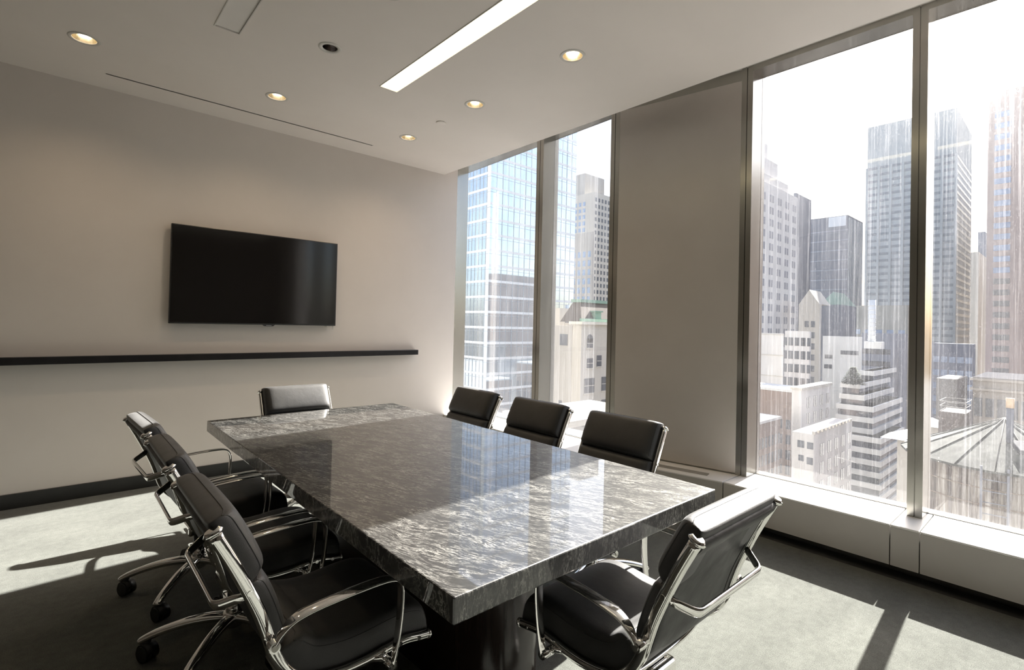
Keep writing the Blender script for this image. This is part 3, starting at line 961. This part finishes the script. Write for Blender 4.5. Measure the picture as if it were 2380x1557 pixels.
sg = fm('hazy_grey', (.33, .37, .39)); solid(t, b, sg, 'walls')
b_ = B(b.x, b.y, b.x2, b.y2, b.zt - 21, b.zb)
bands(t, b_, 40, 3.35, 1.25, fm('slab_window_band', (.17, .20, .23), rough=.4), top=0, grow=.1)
l = t.location; v = MB()
for k in range(0, 8):
    y = b.y + (b.y2 - b.y) * k / 7
    v.box(b.x - .5 - l.x, b.x - l.x, y - .5 - l.y, y + .5 - l.y, b.zb - l.z, b.zt - 21 - l.z)
v.build('piers', sg, t)
b = plan(2226, 345, 250, 2222, 2254)
t = bthing('stepped_annex', b, 'lower shoulder block on the right side of the widest slab tower')
solid(t, b, sg, 'walls'); bands(t, b, 34, 3.6, 1.2, white, top=4, grow=.15)
b = plan(2420, 190, 150, 2291, 2470)
t = bthing('brown_office_tower', b, 'tall brown granite tower with blue window strips at the right edge')
solid(t, b, pink, 'walls')
y0 = on(2346, 745, 0, b.x).y; y1 = on(2307, 745, 0, b.x).y; y2 = on(2384, 745, 0, b.x).y
me = None; l = t.location
for r in range(26):
    z = at(2420, 240, 150).z - r * 3.42
    for (ya, yb) in ((y0, y1), (b.y + 1, y2)):
        m_ = bwin if r < 15 else dkglass
        MB().box(b.x - .08 - l.x, b.x - l.x, ya - l.y, yb - l.y, z - 1.7 - l.z, z - l.z).build('window_strip', m_, t)
b = plan(2275, 585, 330, 2253, 2292); t = bthing('far_block', b, 'distant pale block low between the slab tower and the brown tower'); solid(t, b, stone2, 'walls')
b = plan(2290, 538, 380, 2271, 2300); t = bthing('far_tower', b, 'distant narrow bluish tower touching the brown tower'); solid(t, b, slate, 'walls')
# mid distance
b = plan(1905, 707, 150, 1856, 1909)
t = bthing('gabled_tower', b, 'tan stone building with a tall pointed gable below the dark office block')
l = t.location; solid(t, b, stone, 'walls')
ym = (b.y + b.y2) / 2; hz = at(1883, 672, 150).z
vs = [q_(b.x, b.y, b.zt), q_(b.x, b.y2, b.zt), q_(b.x, ym, hz), q_(b.x2 + 8, b.y, b.zt), q_(b.x2 + 8, b.y2, b.zt), q_(b.x2 + 8, ym, hz)]
MB().add(vs[:3] + vs[3:], [(0, 2, 1), (3, 4, 5), (1, 2, 5, 4), (0, 3, 5, 2), (0, 1, 4, 3)]).build('gable_roof', stone, t)
wins(t, b, 'x', 2, 7, 1.1, 1.8, 3.3, dkglass, top=5, u0=.15, u1=.75)
b = plan(1955, 708, 165, 1905, 1990)
t = bthing('copper_roof_building', b, 'grey building with a green copper roof slope right of the pointed gable')
l = t.location; solid(t, b, slate, 'walls')
hz = b.zt + 4.5
MB().add([q_(b.x, b.y, b.zt), q_(b.x, b.y2, b.zt), q_(b.x2, b.y2, b.zt), q_(b.x2, b.y, b.zt), q_(b.x + 3, b.y2 - 3, hz), q_(b.x2 - 2, b.y2 - 3, hz)],
         [(0, 4, 1), (1, 4, 5, 2), (0, 3, 5, 4), (3, 2, 5), (0, 1, 2, 3)]).build('copper_roof', copper, t)
b = plan(2110, 709, 182, 1957, 2140)
t = bthing('olive_block', b, 'dull grey green block behind the white spotted building and the terraces')
solid(t, b, fm('olive_render', (.30, .30, .27)), 'walls'); wins(t, b, 'x', 6, 5, 2, 1.8, 4, bwin, top=9)
b = plan(2003, 783, 142, 1913, 2005)
t = bthing('white_plain_building', b, 'plain white building with few dark windows in the middle of the right view')
solid(t, b, white, 'walls')
for q in ((1953.7, 1995, 814, 825.5), (1917, 1934.5, 823.6, 833.7), (1915.6, 1933.6, 846, 857)): winat(t, *q, 0, b.x, dkglass)
b = plan(2068, 775, 158, 2003, 2110)
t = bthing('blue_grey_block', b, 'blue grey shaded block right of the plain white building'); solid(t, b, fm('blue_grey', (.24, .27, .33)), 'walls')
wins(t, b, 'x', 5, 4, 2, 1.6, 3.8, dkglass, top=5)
l = t.location
ca = at(2026, 790, 120); cb = at(2026, 697, 120)
ch = tag(empty('metal_flue', (ca.x, ca.y, ca.z - 1)), 'tall pale ribbed metal flue standing on a roof left of the mullion', 'chimney')
f = MB().cyl((0, 0, 0), (0, 0, cb.z - ca.z + 1), .75, 18)
f.build('flue_pipe', band, ch)
f = MB()
for k in range(9): f.cyl((0, 0, 1 + k), (0, 0, 1.12 + k), .84, 18)
f.build('flue_rings', white, ch)
MB().box(-1.2, 1.4, -2.2, 1.2, -1, .6).build('flue_base', white, ch)
b = plan(1821, 775, 134, 1745, 1822)
t = bthing('blank_white_block', b, 'blank cream block at the left of the right view below the white stepped tower')
solid(t, b, lt, 'walls'); bands(t, b, 5, 5.5, .25, stone, top=.2, grow=.15, name='string_course')
b = plan(1882, 770, 122, 1825, 1886)
t = bthing('white_apartment_block', b, 'white block with paired dark windows in front of the pointed gable')
solid(t, b, lt, 'walls'); wins(t, b, 'x', 4, 5, .75, 2.0, 3.25, dkglass, top=1.6, pair=.55)
# deco building in two masses
b = plan(1862, 905, 98, 1843, 1933)
t = bthing('cream_deco_building', b, 'cream building with a scalloped parapet stepping down, in front of the white terraces')
solid(t, b, lt, 'walls'); bands(t, b, 1, 3, .5, stone, top=-.3, grow=.25, name='parapet')
wins(t, b, 'y', 4, 4, .7, 2.1, 3.1, dkglass, top=1.8, u0=.12, u1=1, pair=.5)
c = plan(1891.6, 1010, 84, 1846, 1984); solid(t, c, lt, 'lower_walls')
l = t.location
pp = MB(); n = 11
for k in range(n):
    x = c.x + (c.x2 - c.x) * k / n
    pp.box(x - l.x, x + .55 * (c.x2 - c.x) / n - l.x, c.y - .18 - l.y, c.y + .3 - l.y, c.zt - l.z, c.zt + .5 - l.z)
pp.build('crenellations', stone, t)
wins(t, c, 'y', 5, 6, .75, 2.0, 3.1, dkglass, top=2.0, u0=.1, u1=1, pair=.5, name='lower_window')
for q in ((1854, 1869, 1022, 1041), (1876, 1890, 1027, 1045), (1856, 1868, 1056, 1072), (1875, 1889, 1062, 1081)): winat(t, *q, 0, c.x, dkglass, name='lower_window')
# brick
b = plan(1843, 909, 104, 1720, None, dx=9)
t = bthing('brick_building', b, 'plain brown brick building at the left of the right view')
solid(t, b, brick, 'walls'); bands(t, b, 1, 3, .5, white, top=-.2, grow=.15, name='parapet'); wins(t, b, 'x', 7, 7, .9, 1.9, 3.1, dkglass, top=6)
b = plan(1755, 985, 92, 1700, 1818)
t = bthing('brick_annex', b, 'lower brick building with white parapet in front of the plain brick building')
solid(t, b, brick, 'walls'); bands(t, b, 1, 3, .5, lt, top=-.2, grow=.15, name='parapet'); wins(t, b, 'y', 7, 6, .8, 2.0, 3.2, dkglass, top=3, u0=.1)
# terraced white building
t = None
tiers = [(2048, 1020, 112, 1946, 2105, 9), (2030, 946.6, 116, 1946, 2100, 3), (2008.5, 919.7, 119, 1953, 2080, 1), (1999.5, 892, 121, 1956, 2071, 1), (2032, 863, 130, 1999, 2085, 1)]
zprev = GZ
for i, (pc, pt, dp, pl_, pr_, nb) in enumerate(tiers):
    q = plan(pc, pt, dp, pl_, pr_, zb=GZ if i == 0 else zprev - .5)
    if t is None: t = bthing('terraced_building', q, 'white building of stepped terraces with dark ribbon windows, left of the mullion')
    solid(t, q, dkglass, 'ribbon_windows', grow=-.35)
    bands(t, q, nb + (8 if i == 0 else 0), 2.55, 1.2, white, top=0, grow=.02)
    zprev = q.zt
# shrub on the terrace
p = at(1983, 893, 119.5)
sh = tag(empty('terrace_shrub', (p.x, p.y, p.z)), 'dark shrub growing on the top terrace of the white stepped building', 'shrub')
bm = MB()
for k in range(1100):
    g_ = random.random() * 6.28; h_ = random.random() ** 1.3 * 4.0; r_ = (1 - h_ / 5) * 1.9 * random.random() ** .5
    x, y, z = r_ * math.cos(g_) * .7, r_ * math.sin(g_) * 1.4, h_
    s_ = .28 * random.random() + .12; a_ = random.random() * 3
    bm.add([(x - s_, y, z), (x, y - s_ * math.sin(a_), z + s_ * .5), (x + s_, y + .1, z + .1), (x, y + s_, z - s_ * .5)], [(0, 1, 2, 3)])
bm.build('foliage', fm('leaves', (.035, .05, .03), (.06, .08, .045), 2), sh)
MB().cyl((0, 0, -.2), (0, 0, 3), .12, 8).build('trunk', roofm, sh)
# podium at right edge
b = plan(2430, 887, 78, 2263, None, dx=18)
t = bthing('podium_building', b, 'low stone building with cornices below the brown tower at the right edge')
solid(t, b, stone2, 'walls'); bands(t, b, 2, 1.6, .35, stone, top=.2, grow=.35, name='cornice'); wins(t, b, 'x', 6, 3, 1, 3, 4.6, dkglass, top=3.4)
b = plan(2262, 800, 150, 2150, 2268)
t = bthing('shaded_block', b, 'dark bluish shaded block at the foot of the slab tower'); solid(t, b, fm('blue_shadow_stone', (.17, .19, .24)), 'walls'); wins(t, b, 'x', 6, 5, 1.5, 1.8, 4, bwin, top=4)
b = plan(2225, 882, 80, 2178, 2250)
t = bthing('grey_plain_block', b, 'plain grey block between the mullion and the right podium'); solid(t, b, conc, 'walls')
b = plan(2246, 962, 34, 2184, 2262, zb=-14)
t = bthing('dark_roof_hut', b, 'small dark rooftop hut with a pale rail behind the water tank'); solid(t, b, fm('hut_brown', (.09, .075, .07)), 'walls')
l = t.location; v = MB(); rz = b.zt - l.z
for z in (.35, .7):
    for a in ((b.x, b.x + .05, b.y, b.y2), (b.x2 - .05, b.x2, b.y, b.y2), (b.x, b.x2, b.y, b.y + .05), (b.x, b.x2, b.y2 - .05, b.y2)):
        v.box(a[0] - l.x, a[1] - l.x, a[2] - l.y, a[3] - l.y, rz + z, rz + z + .03)
for x in (b.x, b.x2 - .05):
    for y in (b.y, b.y2 - .05): v.box(x - l.x, x + .05 - l.x, y - l.y, y + .05 - l.y, rz, rz + .75)
v.build('roof_rail', conc, t)
def pyramid(px, py, depth, w, h, nm, lb):
    p = at(px, py, depth)
    t = tag(empty(nm, (p.x, p.y, p.z)), lb, 'roof')
    MB().add([(-w, -w, 0), (w, -w, 0), (w, w, 0), (-w, w, 0), (0, 0, h)], [(0, 1, 4), (1, 2, 4), (2, 3, 4), (3, 0, 4), (3, 2, 1, 0)]).build('hip_roof', white, t)
    MB().box(-w * .4, w * .4, -w * .4, w * .4, GZ - p.z, 0).build('walls', stone2, t)
pyramid(2112, 1018, 50, 1.9, .9, 'white_roof_house', 'small bright white hip roof left of the mullion above the terraces')
pyramid(2166, 988, 40, 1.1, .6, 'white_roof_hut', 'small bright white hip roof right of the mullion beside the water tank')

# water tank
TX, TY, TZ, TR = 20.9, 1.5, -2.25, 2.3
t = tag(empty('water_tank', (TX, TY, -9)), 'round weathered wooden water tank with conical roof outside the right window', 'water tank')
wood = mat('weathered_wood', (.42, .38, .34), .85, spec=.15)
m = wood; tc = N(m, 'TexCoord')
f1 = noise(m, tc.outputs['Object'], 4.5, 5, .75, (1, 1, .05)); f2 = noise(m, tc.outputs['Object'], 1.1, 3, .6, (1, 1, .6))
mx = N(m, 'MixRGB', blend_type='MULTIPLY'); mx.inputs[0].default_value = .7
L(m, ramp(m, f1, [(.38, (.06, .045, .04)), (.5, (.24, .21, .185)), (.62, (.48, .46, .43))]), mx.inputs[1]); L(m, ramp(m, f2, [(.35, .5), (.7, 1)]), mx.inputs[2])
L(m, mx.outputs[0], BS(m).inputs['Base Color'])
bm = MB(); n = 64; vs = []
for z in (0, 9 + TZ - .02):
    for k in range(n):
        g_ = 2 * math.pi * k / n; r_ = TR - .1 + (.012 if k % 2 else 0)
        vs.append((r_ * math.cos(g_), r_ * math.sin(g_), z))
bm.add(vs, [(k, (k + 1) % n, n + (k + 1) % n, n + k) for k in range(n)] + [tuple(range(n, 2 * n))])
bm.build('barrel', wood, t)
rf = fm('roof_felt', (.05, .052, .048), (.10, .103, .095), 3.2)
bm = MB(); rr = 18
vs = [((TR + .12) * math.cos(2 * math.pi * k / rr), (TR + .12) * math.sin(2 * math.pi * k / rr), 9 + TZ) for k in range(rr)] + [(0, 0, 9 + TZ + 1.15)] + \
     [((TR + .12) * math.cos(2 * math.pi * k / rr), (TR + .12) * math.sin(2 * math.pi * k / rr), 9 + TZ - .06) for k in range(rr)]
bm.add(vs, [(k, (k + 1) % rr, rr) for k in range(rr)] + [(rr + 1 + k, rr + 1 + (k + 1) % rr, (k + 1) % rr, k) for k in range(rr)] + [tuple(rr + 1 + k for k in range(rr))[::-1]])
cone = bm.build('cone_roof', rf, t)
sm = MB()
for k in range(rr):
    g_ = 2 * math.pi * k / rr; d_ = Vector(((TR + .12) * math.cos(g_), (TR + .12) * math.sin(g_), 9 + TZ + .01))
    sm.sweep([d_, Vector((0, 0, 9 + TZ + 1.17))], (0, 0, 1), .012, .014, n=6)
sm.build('roof_seams', fm('seam_grey', (.035, .035, .033)), cone)
# roof hatch
g_ = math.radians(205); hx, hy = 1.35 * math.cos(g_), 1.35 * math.sin(g_)
ht = MB().box(-.25, .25, -.3, .3, -.1, .07).build('roof_hatch', fm('hatch_dark', (.06, .06, .07)), t, bevel=.02)
ht.location = (hx, hy, 9 + TZ + .55); ht.rotation_euler = (0, -.4, g_ - math.pi)
for z in (6.2, 5.75, 5.1, 4.4, 3.6):
    MB().lathe([(TR - .08, z), (TR - .065, z + .015), (TR - .08, z + .03)], n=64).build('hoop', fm('hoop_steel', (.20, .16, .13)), t)
ld = MB(); g0 = math.atan2(-TY - .35, -TX)
vr = Vector((math.cos(g0), math.sin(g0), 0)); tn = Vector((-vr.y, vr.x, 0)); ctr = vr * (TR + .06) - tn * .22
for s_ in (-.26, .26):
    p_ = ctr + tn * s_; ld.box(p_.x - .025, p_.x + .025, p_.y - .025, p_.y + .025, .5, 9 + TZ + .1)
for k in range(22):
    z = .8 + k * .3
    if z < 9 + TZ: ld.cyl(ctr + tn * -.26 + Vector((0, 0, z)), ctr + tn * .26 + Vector((0, 0, z)), .014, 8)
ld.build('ladder', fm('ladder_steel', (.16, .17, .20)), t)
p_ = vr * (TR - .04) + tn * -(-.62)
jb = MB().box(-.05, .05, -.12, .12, -.13, .13).build('junction_box', white, t, bevel=.01)
jb.location = (p_.x, p_.y, 6.05); jb.rotation_euler = (0, 0, math.atan2(p_.y, p_.x))
MB().sweep(catmull([(p_.x, p_.y, 5.95), (p_.x - .02, p_.y - .03, 5.4), (p_.x - .02, p_.y + .01, 4.6), (p_.x - .02, p_.y, 3.6)], 5), (0, 1, 0), .012, .012, n=6).build('cable', M['rubber'], t)
p = at(2347, 1012, 14.1); zt_ = at(2347, 948, 14.1).z + 9
px_, py_ = p.x - TX, p.y - TY
vp = MB().cyl((px_, py_, p.z + 9 - .2), (px_, py_, zt_), .075, 14).build('vent_pipe', fm('pipe_steel', (.10, .11, .14)), t)
MB().cyl((px_, py_, zt_), (px_, py_, zt_ + .27), .09, 14).build('pipe_cap', fm('tan_cap', (.5, .38, .27)), vp)
# blocks behind the viewer's building line, mirrored by the glass tower
for i, (x0, x1, y0, y1, z, lb) in enumerate(((60, 95, -60, -20, 20, 'brick block south of the window wall, nearest of three'), (100, 150, -70, -25, 12, 'brick block south of the window wall, widest of three'), (160, 200, -80, -30, 26, 'brick block south of the window wall, farthest of three'))):
    b = B(x0, y0, x1, y1, z); t = bthing('brick_block', b, lb); solid(t, b, brick, 'walls')
